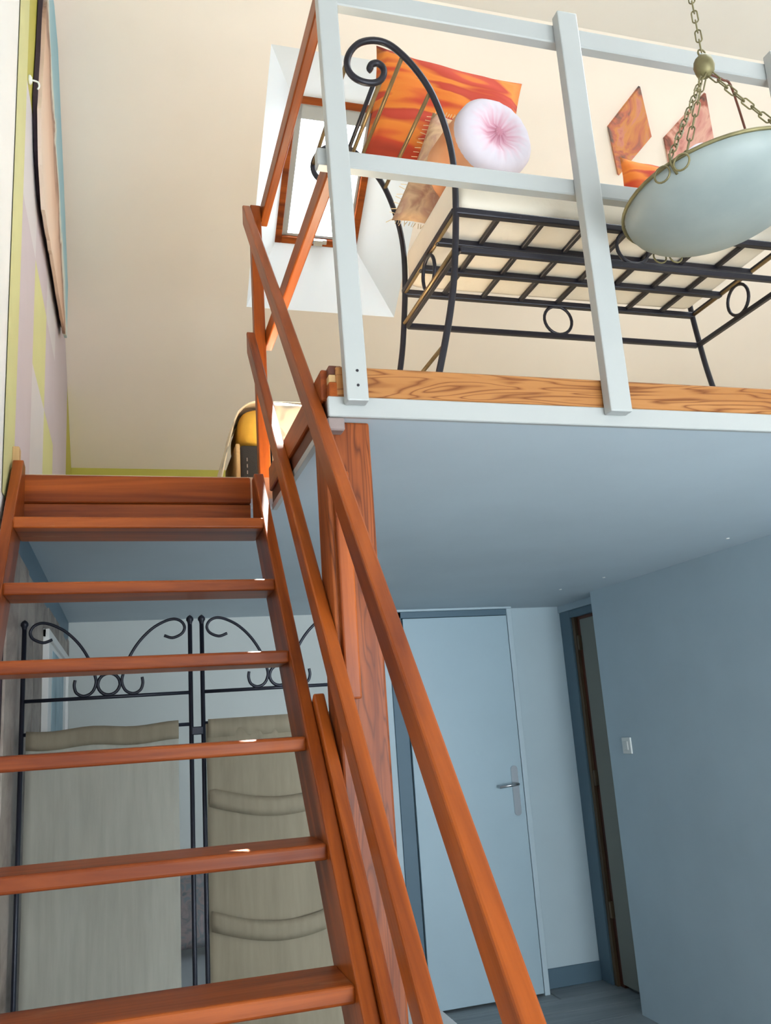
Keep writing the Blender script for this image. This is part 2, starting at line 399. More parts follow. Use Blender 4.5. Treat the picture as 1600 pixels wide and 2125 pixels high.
# rear wall behind the camera, with a big window added to brighten the room
RW = (.5, 3.5, .20, 2.15)
rear = struct(box('wall_rear', (XL-.1, YF - .15, -.1), (RW[0], YF, ZT + .1), M['white_wall']))
box('wall_panel', (RW[1], YF - .15, -.1), (XR + .1, YF, ZT + .1), M['white_wall'], rear)
box('wall_panel', (RW[0], YF - .15, -.1), (RW[1], YF, RW[2]), M['white_wall'], rear)
box('wall_panel', (RW[0], YF - .15, RW[3]), (RW[1], YF, ZT + .1), M['white_wall'], rear)
rwf = struct(box('window_added_rear', (RW[0], YF - .10, RW[2]), (RW[1], YF - .05, RW[2] + .05), M['white_paint']))
for a, b in (((RW[0], RW[3] - .05), (RW[1], RW[3])),): box('window_frame', (a[0], YF - .10, a[1]), (b[0], YF - .05, b[1]), M['white_paint'], rwf)
for x in (RW[0], (RW[0] + RW[1]) / 2 - .03, RW[1] - .06): box('window_frame', (x, YF - .10, RW[2]), (x + .06, YF - .05, RW[3]), M['white_paint'], rwf)
portal(((RW[0] + RW[1]) / 2, YF - .12, (RW[2] + RW[3]) / 2), (math.radians(90), 0, 0), RW[1] - RW[0], RW[3] - RW[2])

# sloping ceiling with the roof window
def slp(x, y, d=0): n = Vector((0, KS, 1)).normalized(); return Vector((x, y, KZ + KS * (YB - y))) + n * d
ox0, ox1, oy0, oy1 = .575, 1.352, 3.005, 3.972
bm = bmesh.new()
for (x0, x1, y0, y1) in ((XL-.05, ox0, YT-.02, YB+.1), (ox1, XR+.05, YT-.02, YB+.1), (ox0, ox1, YT-.02, oy0), (ox0, ox1, oy1, YB+.1)):
    bm.faces.new([bm.verts.new(slp(*p)) for p in ((x0, y0), (x1, y0), (x1, y1), (x0, y1))])
sl = struct(mesh_obj('ceiling_slope', bm, M['beige']))
def onplane(px, py, d):                                  # pixel on the roof plane pushed out by d
    r = ray(px, py); n = Vector((0, KS, 1)).normalized(); p0 = slp(0, YB, d) - Vector((0, 0, EYE)); t = p0.dot(n) / r.dot(n); return r * t + Vector((0, 0, EYE))
DW = .20
c4 = [onplane(*p, DW) for p in ((603, 200), (770, 222), (747, 513), (576, 498))]
fx0 = (c4[0].x + c4[3].x) / 2; fx1 = (c4[1].x + c4[2].x) / 2; fyT = (c4[0].y + c4[1].y) / 2; fyB = (c4[2].y + c4[3].y) / 2
n_ = Vector((0, KS, 1)).normalized(); us = Vector((0, -1, KS)).normalized()      # outward normal, up the slope
fc = (c4[0] + c4[1] + c4[2] + c4[3]) / 4; fw = fx1 - fx0
fh = (Vector((0, fyT, 0)) - Vector((0, fyB, 0))).length * math.sqrt(1 + KS*KS)
fc = Vector(((fx0 + fx1) / 2, fc.y, fc.z))
W4 = [fc + Vector((sx * fw / 2, 0, 0)) + us * (sy * fh / 2) for sx, sy in ((-1, 1), (1, 1), (1, -1), (-1, -1))]
O4 = [slp(ox0, oy0), slp(ox1, oy0), slp(ox1, oy1), slp(ox0, oy1)]
bm = bmesh.new()
for i in range(4): bm.faces.new([bm.verts.new(p) for p in (O4[i], O4[(i+1) % 4], W4[(i+1) % 4], W4[i])])
mesh_obj('window_reveal', bm, M['cool_white'], sl)
FM = frame(fc, Vector((1, 0, 0)), us, n_)
win = empty('window_1', fc, None, None); struct(win)
def fbox(name, a, b, mat, par, bev=.002):
    return mesh_obj(name, box_bm(bmesh.new(), a, b, bev), mat, par, FM)
fr = .024
for a, b in (((-fw/2-.01, -fh/2-.01, -.012), (-fw/2+fr, fh/2+.01, .07)), ((fw/2-fr, -fh/2-.01, -.012), (fw/2+.01, fh/2+.01, .07)),
             ((-fw/2+fr, fh/2-fr, -.012), (fw/2-fr, fh/2+.01, .07)), ((-fw/2+fr, -fh/2-.01, -.012), (fw/2-fr, -fh/2+fr, .07))):
    fbox('window_frame', a, b, M['orange_wood'], win)
s0 = fr; s1 = fr + .014
for a, b in (((-fw/2+s0, -fh/2+s0, .01), (-fw/2+s1+.018, fh/2-s0, .05)), ((fw/2-s1, -fh/2+s0, .01), (fw/2-s0, fh/2-s0, .05)),
             ((-fw/2+s1, fh/2-s0-.07, .01), (fw/2-s1, fh/2-s0, .05)), ((-fw/2+s1, -fh/2+s0, .01), (fw/2-s1, -fh/2+s1, .05))):
    fbox('sash', a, b, M['white_paint'], win)
fbox('pane', (-fw/2+s1, -fh/2+s1, .025), (fw/2-s1, fh/2-s0-.07, .032), M['glass'], win, 0)
hd = fbox('window_handle', (-.05, -fh/2+.008, -.03), (.05, -fh/2+.03, -.012), M['chrome'], win)
fbox('handle_grip', (-.02, -fh/2+.004, -.05), (.025, -fh/2+.034, -.03), M['chrome'], hd)
po = portal((0, 0, 0), (0, 0, 0), fw - .1, fh - .12)
po.matrix_world = frame(fc + n_ * .08, Vector((1, 0, 0)), us, n_)     # -Z points inward

# loft platform with the stairwell notch
NX, NY = .405, 2.385                                   # notch: left of NX, nearer than NY there is no floor
EF = 1.632                                             # front edge
def slab(name, z0, z1, mat):
    bm = bmesh.new(); poly = [(NX, EF), (XR, EF), (XR, YB), (XL, YB), (XL, NY), (NX, NY)]
    prism_bm(poly, z1 - z0, bm); return struct(mesh_obj(name, bm, mat, None, Matrix.Translation((0, 0, z0))))
slab('ceiling_loft', ZC, ZC + .03, M['loft_blue'])
slab('floor_loft', ZC + .03, ZF, M['loft_boards'])
struct(box('trim_1', (NX - .01, EF - .014, ZC - .001), (XR, EF, EYE + .655), M['white_paint'], None, .002))
struct(box('trim_2', (NX + .01, EF - .012, EYE + .655), (XR, EF + .012, EYE + .7225), M['pine'], None, .003))
struct(box('trim_3', (NX - .016, EF + .015, EYE + .655), (NX, NY - .03, EYE + .725), M['orange_worn'], None, .003))
struct(box('trim_4', (NX - .008, EF + .015, ZC - .004), (NX, NY - .03, EYE + .655), M['dark_brown_wood'], None, .001))
struct(box('trim_5', (NX - .010, EF + .1, ZC - .012), (NX + .004, NY - .03, ZC + .006), M['white_paint'], None, .001))
t6 = struct(box('trim_6', (.400, EF - .010, EYE + .654), (.430, EF + .03, EYE + .688), M['orange_wood'], None, .002))
box('filler_block', (.401, EF - .006, EYE + .688), (.430, EF + .03, EYE + .706), M['bare_wood'], t6, .002)
box('top_strip', (.402, EF - .004, EYE + .706), (.430, EF + .03, EYE + .727), M['dark_brown_wood'], t6, .002)
struct(box('trim_7', (XL + .03, NY - .022, EYE + .622), (.337, NY, EYE + .698), M['orange_wood'], None, .003))
struct(box('trim_8', (XL + .03, NY - .010, EYE + .545), (.337, NY + .012, EYE + .622), M['orange_worn'], None, .002))

# doors under the loft
d1 = empty('door_1', (1.83, 4.7, 0), None, None); struct(d1)
DZ = EYE + .559; DX0, DX1, DY = 1.512, 2.157, 4.70
box('door_leaf', (DX0, DY, .012), (DX1, DY + .04, DZ), M['door_blue'], d1, .002)
box('door_jamb', (DX0 - .085, DY + .012, 0), (DX0 - .006, YB, DZ + .05), M['dark_blue'], d1, .002)
box('door_jamb', (DX0 - .085, DY + .012, DZ + .004), (DX1 + .01, YB, DZ + .04), M['dark_blue'], d1, .002)
box('door_casing', (DX0 - .15, DY + .02, 0), (DX0 - .085, YB, DZ + .072), M['pale_wall'], d1, .002)
box('door_casing', (DX0 - .15, DY - .005, DZ + .04), (DX1 + .035, YB, ZC - .0005), M['pale_wall'], d1, .002)
box('door_casing', (DX1 + .004, DY + .0, 0), (DX1 + .035, YB, DZ + .04), M['pale_wall'], d1, .002)
hp = atY(1070, 1640, DY)
pl = mesh_obj('handle_plate', prism_bm([(-.02*math.cos(a)*1.0, .115*math.copysign(1, math.sin(a)) + .02*math.sin(a)) for a in [math.pi*2*(i+.5)/16 for i in range(16)]], .010), M['chrome'], d1, frame((hp.x, DY, hp.z), (1, 0, 0), (0, 0, 1), (0, -1, 0)))
tube('handle_lever', [(hp.x, DY - .005, hp.z + .035), (hp.x, DY - .045, hp.z + .035), (hp.x - .02, DY - .052, hp.z + .035), (hp.x - .115, DY - .05, hp.z + .028)], .009, M['chrome'], pl)

d2 = empty('door_2', (XP + .15, 4.5, 0), None, None); struct(d2)
RX = XP + .118                                          # plane of the side door frame
box('door_jamb', (RX, 4.675, 0), (XP + .2, YB, ZC - .02), M['dark_blue'], d2, .002)
box('door_head', (RX, YR, ZC - .085), (XP + .2, 4.675, ZC - .04), M['dark_blue'], d2, .002)
box('door_stop', (RX + .012, 4.645, 0), (XP + .2, 4.675, ZC - .085), M['frame_wood'], d2, .001)
box('door_rebate', (RX + .03, 4.60, 0), (XP + .2, 4.645, ZC - .085), M['dark_brown_wood'], d2, .001)
box('door_rebate', (RX + .03, YR, ZC - .105), (XP + .2, 4.60, ZC - .085), M['dark_brown_wood'], d2, .001)
lf = box('door_leaf', (RX + .022, YR, .02), (RX + .06, 4.60, ZC - .105), M['grey_door'], d2, .002)
for zz in (.35, 1.05, 1.82): box('hinge', (RX + .008, 4.612, zz), (RX + .03, 4.632, zz + .085), M['frame_wood'], d2, .002)
struct(box('trim_9', (XP + .11, YR, ZC - .04), (XP + .2, YB, ZC), M['wall_blue']))
struct(box('baseboard_back', (DX1 + .04, YB - .014, 0), (RX, YB, .10), M['dark_blue'], None, .003))

# ================================================================== THE STAIRCASE
st = empty('open_staircase', (.03, 1.4, 0), 'orange varnished open-tread wooden staircase climbing to the loft', 'staircase')
SX0, SX1, SW = XL + .036, .337, .026
SL = 1.215
ny = lambda z: 1.737 + (z - EYE - .004) / SL            # nosing line
zt = [EYE + .53 - .1822 * i for i in range(11)]
noses = {0: 2.150, 1: 2.015, 2: 1.868, 3: 1.722, 4: 1.572, 5: 1.420}
for i, z in enumerate(zt):
    if z < .1: break
    yn = noses.get(i, 1.42 - .15 * (i - 5)); zk = z - .006 * (i == 5)
    dep = .13 if i else .16
    bmT = bmesh.new(); L = SX1 - SX0 + .004
    box_bm(bmT, (-L/2, -dep/2, -.014), (L/2, dep/2, .014), .0055, 3)
    mesh_obj('tread', bmT, M['orange_worn'], st, Matrix.Translation(((SX0 + SX1) / 2, yn + dep/2, zk - .014)) @ Matrix.Rotation(-.004, 4, 'Z') @ Matrix.Rotation(.006, 4, 'Y'))
def stringer(x, w, m=M['orange_wood'], off=0.0, top=2.352, nm='stringer', bot=.0, perp=.125):
    # section: front edge on the nosing line, cut level at the foot and upright at the top
    yb = ny(bot); zt_ = EYE + .004 + (top - 1.737) * SL; n = Vector((0, SL, -1)).normalized() * perp
    P = [(ny(bot), bot), (top - .01, zt_), (top + .035, zt_ - .005), (top + .035, zt_ + .05 - perp * math.sqrt(1+SL*SL)), (ny(bot) + perp * math.sqrt(1 + SL*SL) / SL, bot)]
    L0 = Vector((0, 1, SL)).normalized(); o = Vector((x, ny(1.4), 1.4)); Nn = Vector((0, -SL, 1)).normalized()
    poly = [((Vector((x, a + off, b)) - o).dot(L0), (Vector((x, a + off, b)) - o).dot(Nn)) for a, b in P]
    bmS = prism_bm(poly, w); bmesh.ops.bevel(bmS, geom=list(bmS.edges), offset=.003, segments=2, profile=.5, affect='EDGES')
    return mesh_obj(nm, bmS, m, st, frame(o, L0, Nn, L0.cross(Nn)))
stringer(SX1, SW, top=2.30)
stringer(SX0 - SW, SW, top=2.33)
RS = 1.175
def rail(y0, top, name, h=.049, x0=.364, x1=.391):
    # y0 = where the upper edge crosses eye height
    t = Vector((0, 1, RS)).normalized(); Nn = Vector((0, -RS, 1)).normalized()
    f = lambda y: Vector(((x0 + x1) / 2, y, EYE + (y - y0) * RS)) - Nn * (h / 2)
    return beam(name, f(.78), f(top), (1, 0, 0), x1 - x0, h, M['orange_wood'], st, .004, 2, plumb=True)
rail(1.100, 2.52, 'handrail'); rail(1.488, 2.52, 'handrail')
# short board bolted to the outside of the stringer
t_ = Vector((0, 1, SL)).normalized(); Nn_ = Vector((0, -SL, 1)).normalized()
pt = atX(662, 1434, .376); pt = pt - Nn_ * .035
beam('side_board', pt, pt - t_ * 1.15, (1, 0, 0), .024, .06, M['orange_wood'], st, .004)
box('wall_batten', (XL + .002, 2.36, EYE + .70), (XL + .02, 2.40, EYE + .775), M['bare_wood'], st, .002)

# timber post under the loft corner
pp = empty('support_post', (.44, 1.71, 0), 'square timber post with worn varnish holding the loft corner', 'post')
box('post_shaft', (.392, 1.652, 0), (.489, 1.752, ZC), M['post_wood'], pp, .005, 2)
box('post_strip', (.402, 1.634, EYE + .045), (.434, 1.652, EYE + .50), M['orange_worn'], pp, .004, 2)
box('post_cap', (.392, EF - .012, ZC - .03), (.428, 1.652, ZC - .002), M['grey_beam'], pp, .003)

# railings of the loft
lr = empty('loft_railing', (1.1, 1.61, EYE + .64), 'white painted wooden railing along the loft front edge', 'railing')
def wpost(xb, xt, w, z0, z1):
    beam('post', (xb, 1.602, z0), (xt, 1.602, z1), (1, 0, 0), w, .030, M['white_paint'], lr, .003)
wpost(.451, .434, .046, EYE + .635, EYE + 1.98)
wpost(1.060, 1.062, .055, EYE + .635, EYE + 1.706)
wpost(1.700, 1.708, .055, EYE + .635, EYE + 1.706)
box('rail', (.428, 1.618, EYE + 1.637), (2.4, 1.648, EYE + 1.690), M['white_paint'], lr, .003)
box('rail', (.402, 1.618, EYE + 1.200), (2.4, 1.648, EYE + 1.243), M['white_paint'], lr, .003)
wpost(2.34, 2.35, .055, EYE + .635, EYE + 1.706)
for z in (.668, .700):
    mesh_obj('nail_head', lathe_bm([(0, -.001), (.003, -.001), (.003, .001), (0, .001)], 8), M['iron'], lr, frame((.452, 1.5865, EYE + z), (1, 0, 0), (0, 0, 1), (0, -1, 0)))
sr = empty('stairwell_railing', (.42, 2.55, ZF), 'orange varnished railing beside the stair opening with newel post', 'railing')
box('newel_post', (.392, 2.545, ZF - .06), (.428, 2.585, EYE + 1.70), M['orange_wood'], sr, .004, 2)
box('rail', (.429, 1.650, EYE + 1.655), (.456, 2.60, EYE + 1.712), M['orange_wood'], sr, .004, 2)
box('rail', (.429, 1.650, EYE + 1.200), (.456, 2.60, EYE + 1.255), M['orange_wood'], sr, .004, 2)

# ================================================================== IRON BENCH ON THE LOFT
BN, BF, BZ = 1.735, 2.150, EYE + 1.2
BX0, BX1 = .768, 1.746
BL = EYE + 1.094
bn = empty('iron_bench', (1.26, 1.94, ZF), 'black wrought-iron bench with scrolled ends standing on the loft', 'bench')
sc = [(911, 775), (922, 720), (934, 650), (942, 580), (945, 510), (946, 435), (943, 360), (934, 300), (916, 240), (893, 188), (866, 148), (836, 115), (806, 92), (776, 84), (747, 89), (728, 106), (720, 128), (724, 148), (738, 163), (757, 171), (777, 172), (791, 165), (797, 151), (793, 138), (782, 131), (771, 134), (767, 142), (771, 147)]
prof = [atY(x, y, BN) for x, y in sc]
lo = prof[0]; prof = [Vector((lo.x - (prof[1].x - lo.x), BN, ZF))] + prof if lo.z > ZF + .03 else prof
prof[0].z = ZF
cxm = (BX0 + BX1) / 2
for mir in (0, 1):
    for yy in (BN, BF):
        pts = [Vector((2*cxm - p.x if mir else p.x, yy, p.z)) for p in prof]
        tube('scroll_leg', spline(pts, 4), .0085, M['iron'], bn, 8)
    for (px, py, mt) in ((836, 115, 'brass_bar'), (893, 190, 'brass_bar'), (796, 152, 'brass_bar'), (720, 128, 'brass_bar'), (946, 440, 'brass_bar'), (945, 514, 'brass_bar'), (922, 716, 'brass_bar'), (776, 172, 'iron')):
        p = atY(px, py, BN); x = 2*cxm - p.x if mir else p.x
        tube('end_bar', [(x, BN, p.z), (x, BF, p.z)], .0055, M[mt], bn, 6)
    tube('ring', circle((BX0 if not mir else BX1, (BN + BF) / 2, (BZ + BL) / 2), .046, (0, 1, 0), (0, 0, 1)), .005, M['iron'], bn, 6, True)
for yy in (BN, BN + (BF-BN)/3, BN + 2*(BF-BN)/3, BF):
    box('seat_rail', (BX0, yy - .009, BZ - .011), (BX1, yy + .009, BZ + .007), M['iron'], bn, .003, 2)
for k in range(9):
    x = BX0 + (BX1 - BX0) * k / 8
    box('seat_slat', (x - .007, BN, BZ - .004), (x + .007, BF, BZ + .008), M['iron'], bn, .002)
for yy in (BN, BF):
    box('stretcher', (BX0 + .002, yy - .008, BL - .008), (BX1 - .002, yy + .008, BL + .008), M['iron'], bn, .003)
    tube('ring', circle((cxm, yy, (BZ + BL) / 2), .046, (1, 0, 0), (0, 0, 1)), .005, M['iron'], bn, 6, True)
for x in (BX0, BX1): box('stretcher', (x - .007, BN, BL - .007), (x + .007, BF, BL + .007), M['iron'], bn, .002)

def cushion_bm(w, h, t, n=14, pinch=.5, sag=0):
    """pillow in local XY, thickness along Z, drawn-out corners"""
    bm = bmesh.new(); G = []
    for s in (1, -1):
        g = []
        for j in range(n + 1):
            rowv = []
            for i in range(n + 1):
                u = i / n * 2 - 1; v = j / n * 2 - 1
                e = (1 - abs(u) ** 3) * (1 - abs(v) ** 3); th = t / 2 * e ** pinch
                k = 1 - .06 * (1 - v * v) if abs(u) > .6 else 1
                kx = 1 - .07 * (1 - v * v) * abs(u) ** 3; ky = 1 - .07 * (1 - u * u) * abs(v) ** 3
                wv = .004 * math.sin(9 * u + 4 * v) * e
                rowv.append((u * w / 2 * kx, v * h / 2 * ky, s * th + wv))
            g.append(rowv)
        G.append(g)
    V = [[[None] * (n + 1) for _ in range(n + 1)] for _ in range(2)]
    for a in range(2):
        for j in range(n + 1):
            for i in range(n + 1):
                if a == 1 and (i in (0, n) or j in (0, n)): V[1][j][i] = V[0][j][i]
                else: V[a][j][i] = bm.verts.new(G[a][j][i])
    for a in range(2):
        for j in range(n):
            for i in range(n):
                q = [V[a][j][i], V[a][j][i+1], V[a][j+1][i+1], V[a][j+1][i]]
                bm.faces.new(q if a == 0 else q[::-1])
    return bm
CT = BZ + .135
bm = bmesh.new(); box_bm(bm, (BX0 + .012, BN - .004, BZ + .0085), (BX1 - .012, BF + .004, CT), .03, 4)
sc_ = tag(mesh_obj('seat_cushion', bm, M['mattress'], smooth=True), 'thick cream seat cushion lying on the iron bench', 'cushion')

def pillow(name, c, n, up, w, h, t, mat, label, cat='pillow', group=None, pinch=.5):
    n = Vector(n).normalized(); u = Vector(up); u = (u - n * u.dot(n)).normalized(); x = u.cross(n)
    o = mesh_obj(name, cushion_bm(w, h, t, pinch=pinch), mat, None, frame(c, x, u, n), True)
    return tag(o, label, cat, group)
# large orange pillow leaning on the left scroll
tl = atY(797, 64, 2.25); rt = atY(1070, 212, 2.20); bl = atY(764, 300, 2.21)
ux = (rt - tl); uy = (tl - bl)
pillow('square_pillow', (tl + rt) / 2 - uy * .50, ux.cross(uy) * -1 if ux.cross(uy).y > 0 else ux.cross(uy), uy, ux.length * 1.02, uy.length * 1.03, .09, M['orange_pillow'], 'large orange and red tie-dyed pillow standing behind the bolster with peach side')
# bolster with a gathered pink end
def bolster(name, c, r, L, label, matA, matB):
    root = empty(name, (c[0], c[1], c[2] - r), label, 'bolster')
    prof = [(0, 0), (.012, -.004), (.03, .004), (r * .55, -.010), (r * .85, -.004), (r * .985, .012), (r, .035)]
    n = 48; bmE = bmesh.new(); rings = []
    for rr, z in prof:
        ring = []
        for k in range(n if rr > 0 else 1):
            a = 2 * math.pi * k / n; w = .0035 * math.sin(a * 16) * (1 - rr / r) ** .6 if rr > .005 else 0
            ring.append(bmE.verts.new((rr * math.cos(a), rr * math.sin(a), z + w)))
        rings.append(ring)
    for A, C in zip(rings, rings[1:]):
        for k in range(n):
            q = list(dict.fromkeys([A[k % len(A)], A[(k+1) % len(A)], C[(k+1) % len(C)], C[k % len(C)]])); bmE.faces.new(q)
    F = frame(c, (1, 0, 0), (0, 0, 1), (0, 1, 0))
    F = Matrix.Translation(c) @ Matrix.Rotation(math.radians(8), 4, 'Z') @ Matrix.Translation(-Vector(c)) @ F
    mesh_obj('gathered_end', bmE, matA, root, F, True)
    mesh_obj('bolster_side', lathe_bm([(r, .034), (r * 1.02, L * .5), (r, L - .03), (r * .8, L), (0, L)], 40), matB, root, F, True)
    bmB = lathe_bm([(0, -.012), (.010, -.010), (.013, -.002), (.010, .004)], 12)
    mesh_obj('button', bmB, matA, root, F, True)
    return root
bc = atY(1033, 276, 1.775); BR = .112
bolster('bolster_cushion', (bc.x, bc.y, max(bc.z, CT + BR + .002)), BR, .22, 'round bolster with pale pink gathered end and peach side', M['pink_cotton'], M['peach_cotton'])
# small fringed cushion tucked against the left scroll
fcn = empty('fringed_cushion', (.90, 1.99, CT), 'small floral beige cushion with thread fringe tucked behind the scroll', 'cushion')
f_up = (atY(912, 252, 2.10) - atY(826, 480, 2.06)); f_h = f_up.length; f_up.normalize()
f_n = Vector((-.35, -1, 0)); f_n = (f_n - f_up * f_n.dot(f_up)).normalized(); f_x = f_up.cross(f_n)
FC = frame((atY(912, 252, 2.10) + atY(826, 480, 2.06)) / 2 + f_x * .085 + Vector((0, .02, .045)), f_x, f_up, f_n)
mesh_obj('cushion_body', cushion_bm(.19, f_h, .06), M['fringe_cloth'], fcn, FC, True)
bm = bmesh.new(); random.seed(3)
for k in range(90):
    t = k / 90 * 4; s = int(t); q = (t - s) * 2 - 1; e = {0: (q, -1), 1: (1, q), 2: (-q, 1), 3: (-1, -q)}[s]
    b = Vector((e[0] * .091, e[1] * f_h * .48, 0)); d = Vector((e[0] if abs(e[0]) == 1 else random.uniform(-.3, .3), e[1] if abs(e[1]) == 1 else random.uniform(-.3, .3), random.uniform(-.3, .3))) * .018
    tube_bm(bm, [b, b + d], .0012, 3)
tag(mesh_obj('fringe', bm, M['fringe'], fcn, FC), kind='stuff')
# second set at the other end of the bench
pr = atY(1500, 330, 2.0)
pillow('square_pillow', (1.615, 2.075, CT + .185), (-.06, -1, .05), (.10, .05, 1), .23, .36, .08, M['orange_pillow'], 'orange pillow below the rhomb canvases, mostly behind the hanging glass lamp')
bolster('bolster_cushion', (1.60, 1.77, CT + .106), .104, .22, 'bolster with orange side lying behind the hanging glass lamp', M['pink_cotton'], M['orange_pillow'])

# ================================================================== PENDANT LAMP
LY = 1.40
hubp = atY(1461, 138, LY)
lp = empty('pendant_lamp', (hubp.x, LY, hubp.z - .3), 'frosted glass bowl lamp hanging tilted from brass chains', 'lamp')
LC = atY(1488, 404, LY)                                       # rim centre
LR = .203
ez = Vector((-.0994, .0627, 1)).normalized(); exx = Vector((1, 0, 0)); exx = (exx - ez * exx.dot(ez)).normalized(); ey = ez.cross(exx)
LF = frame(LC, exx, ey, ez)
prof = [(LR, 0)] + [(LR * math.sin(a), -.089 * math.cos(a) - .0) for a in [math.pi / 2 * (1 - i / 10) for i in range(1, 11)]]
prof = [(max(r, 0), z) for r, z in prof]; prof[-1] = (0, prof[-1][1])
inner = [(r * .97, z + .004) for r, z in prof[::-1]]; inner[0] = (0, inner[0][1])
mesh_obj('glass_bowl', lathe_bm(prof + inner + [(LR, 0)], 48), M['frost'], lp, LF, True)
tube('rim_ring', [LF @ Vector((LR * 1.02 * math.cos(t), LR * 1.02 * math.sin(t), .002)) for t in [2*math.pi*i/48 for i in range(48)]], .0042, M['brass'], lp, 6, True)
mesh_obj('hub', lathe_bm([(0, .028), (.012, .026), (.021, .016), (.024, 0), (.021, -.016), (.012, -.026), (0, -.028)], 10), M['brass'], lp, Matrix.Translation(hubp), True)
def link_mesh():
    pts = [Vector((.0065 * math.cos(t), 0, .0065 * math.sin(t) + (.010 if math.sin(t) > 0 else -.010))) for t in [2*math.pi*(i+.5)/16 for i in range(16)]]
    bm = tube_bm(bmesh.new(), pts, .0018, 6, True); me = bpy.data.meshes.new('chain_link'); bm.to_mesh(me); bm.free(); me.materials.append(M['brass'])
    for p in me.polygons: p.use_smooth = True
    return me
LK = link_mesh()
def chain(a, b, step=.027):
    a = Vector(a); b = Vector(b); d = (b - a); n = max(1, round(d.length / step)); z = d.normalized(); x = z.orthogonal().normalized()
    for i in range(n):
        xx = x if i % 2 else z.cross(x); p = a + d * ((i + .5) / n)
        sc2 = d.length / n / step
        place('chain_link', LK, lp, frame(p, xx, z.cross(xx), z) @ Matrix.Diagonal((1, 1, sc2, 1)))
tube('hub_ring', circle(hubp + Vector((0, 0, .036)), .010, (1, 0, 0), (0, 0, 1), 14), .0022, M['brass'], lp, 6, True)
topc = Vector((hubp.x - .005, LY, ZT))
chain(topc, hubp + Vector((0, 0, .043)))
for ang in (207, 325, 87):
    a = math.radians(ang); e = LF @ Vector((LR * 1.02 * math.cos(a), LR * 1.02 * math.sin(a), .012))
    chain(hubp + Vector((math.cos(a) * .01, math.sin(a) * .01, -.024)), e)
    tube('rim_hook', [e + Vector((0, 0, .01)), e, LF @ Vector((LR * 1.05 * math.cos(a), LR * 1.05 * math.sin(a), -.004)), LF @ Vector((LR * .96 * math.cos(a), LR * .96 * math.sin(a), -.022))], .003, M['brass'], lp, 6)
    ec = LF @ Vector((LR * 1.06 * math.cos(a), LR * 1.06 * math.sin(a), -.016)); uu = (LF.to_3x3() @ Vector((-math.sin(a), math.cos(a), 0)))
    tube('scroll_ornament', circle(ec + uu * .022, .017, uu, ez, 16), .0022, M['brass'], lp, 6, True)
    tube('scroll_ornament', circle(ec - uu * .022, .017, uu, ez, 16), .0022, M['brass'], lp, 6, True)
crd = [hubp + Vector((.012, 0, -.02)), hubp + Vector((.045, .0, -.028)), hubp + Vector((.07, 0, -.06)), LF @ Vector((LR*.6, 0, .03)), LF @ Vector((.03, 0, -.01))]
tube('power_cord', spline(crd, 5), .0028, M['dark_brown_wood'], lp, 6)
mesh_obj('bulb_socket', lathe_bm([(0, 0), (.014, 0), (.016, .03), (.008, .045), (0, .045)], 12), M['white_plastic'], lp, LF @ Matrix.Translation((.03, 0, -.045)), True)
mesh_obj('ceiling_rose', lathe_bm([(0, -.03), (.02, -.028), (.045, -.008), (.045, 0), (0, 0)], 16), M['brass'], lp, Matrix.Translation(topc), True)

# ================================================================== PICTURES
def rhomb(px, mat, label, nm='diamond_picture'):
    P = [onplane(x, y, 0) for x, y in px]; c = sum(P, Vector()) / 4
    F = frame(c - n_ * .001, Vector((1, 0, 0)), us, -n_.copy() * -1)
    F = frame(c, Vector((1, 0, 0)), -us, -n_)
    inv = F.inverted(); poly = [tuple((inv @ p)[:2]) for p in P]
    root = empty(nm, c, label, 'picture', 'rhomb canvases on the slope')
    mesh_obj('canvas', prism_bm(poly, .018), mat, root, F)
    return root
r1 = [(1325, 178), (1260, 262), (1281, 362), (1349, 281)]
rhomb(r1, M['rhomb_a'], 'rhomb-shaped canvas with orange top and brown rocks on the slope')
rhomb([(1461, 192), (1376, 286), (1396, 388), (1480, 298)], M['rhomb_b'], 'rhomb-shaped canvas in rose and brown partly behind the lamp')
# ragged unframed canvas on the left wall
pv = [(2.525, 1.95), (2.60, 1.80), (2.72, 1.715), (3.10, 1.735), (3.45, 1.745), (3.74, 1.755), (3.86, 1.79), (3.85, 2.05), (3.45, 2.36), (3.05, 2.64), (2.86, 2.66), (2.66, 2.62), (2.585, 2.38), (2.56, 2.15)]
random.seed(8); rag = []
for i, p in enumerate(pv):
    q = pv[(i + 1) % len(pv)]; n = max(2, int(math.dist(p, q) / .05))
    for k in range(n):
        t = k / n; j = .006 if .05 < t else 0
        rag.append((p[0] + (q[0]-p[0])*t + random.uniform(-j, j), p[1] + (q[1]-p[1])*t + random.uniform(-j, j)))
pc = (3.2, EYE + 2.1)
lpz = empty('ragged_canvas', (XL + .005, 3.2, EYE + 1.72), 'large ragged-edged seascape canvas on the lavender striped wall', 'painting')
F = frame((XL + .022, 2.5, EYE + 1.7), (0, 1, 0), (0, 0, 1), (1, 0, 0))
mesh_obj('canvas', prism_bm([(a - 2.5, b - 1.7) for a, b in rag], .012), M['seascape'], lpz, frame((XL + .020, 2.5, EYE + 1.7), (0, 1, 0), (0, 0, 1), (1, 0, 0)))
mesh_obj('backing_board', prism_bm([(3.2 + (a - 3.2) * 1.0 - 2.5, 2.14 + (b - 2.1) * .97 - 1.7) for a, b in pv], .014), M['dark_gap'], lpz, frame((XL + .006, 2.5, EYE + 1.7), (0, 1, 0), (0, 0, 1), (1, 0, 0)))  # dark board colours in the shadow gap between canvas and wall
h1 = atX(57, 165, XL)
hk = empty('wall_hook', h1, 'small white hook screwed to the striped wall', 'hook')
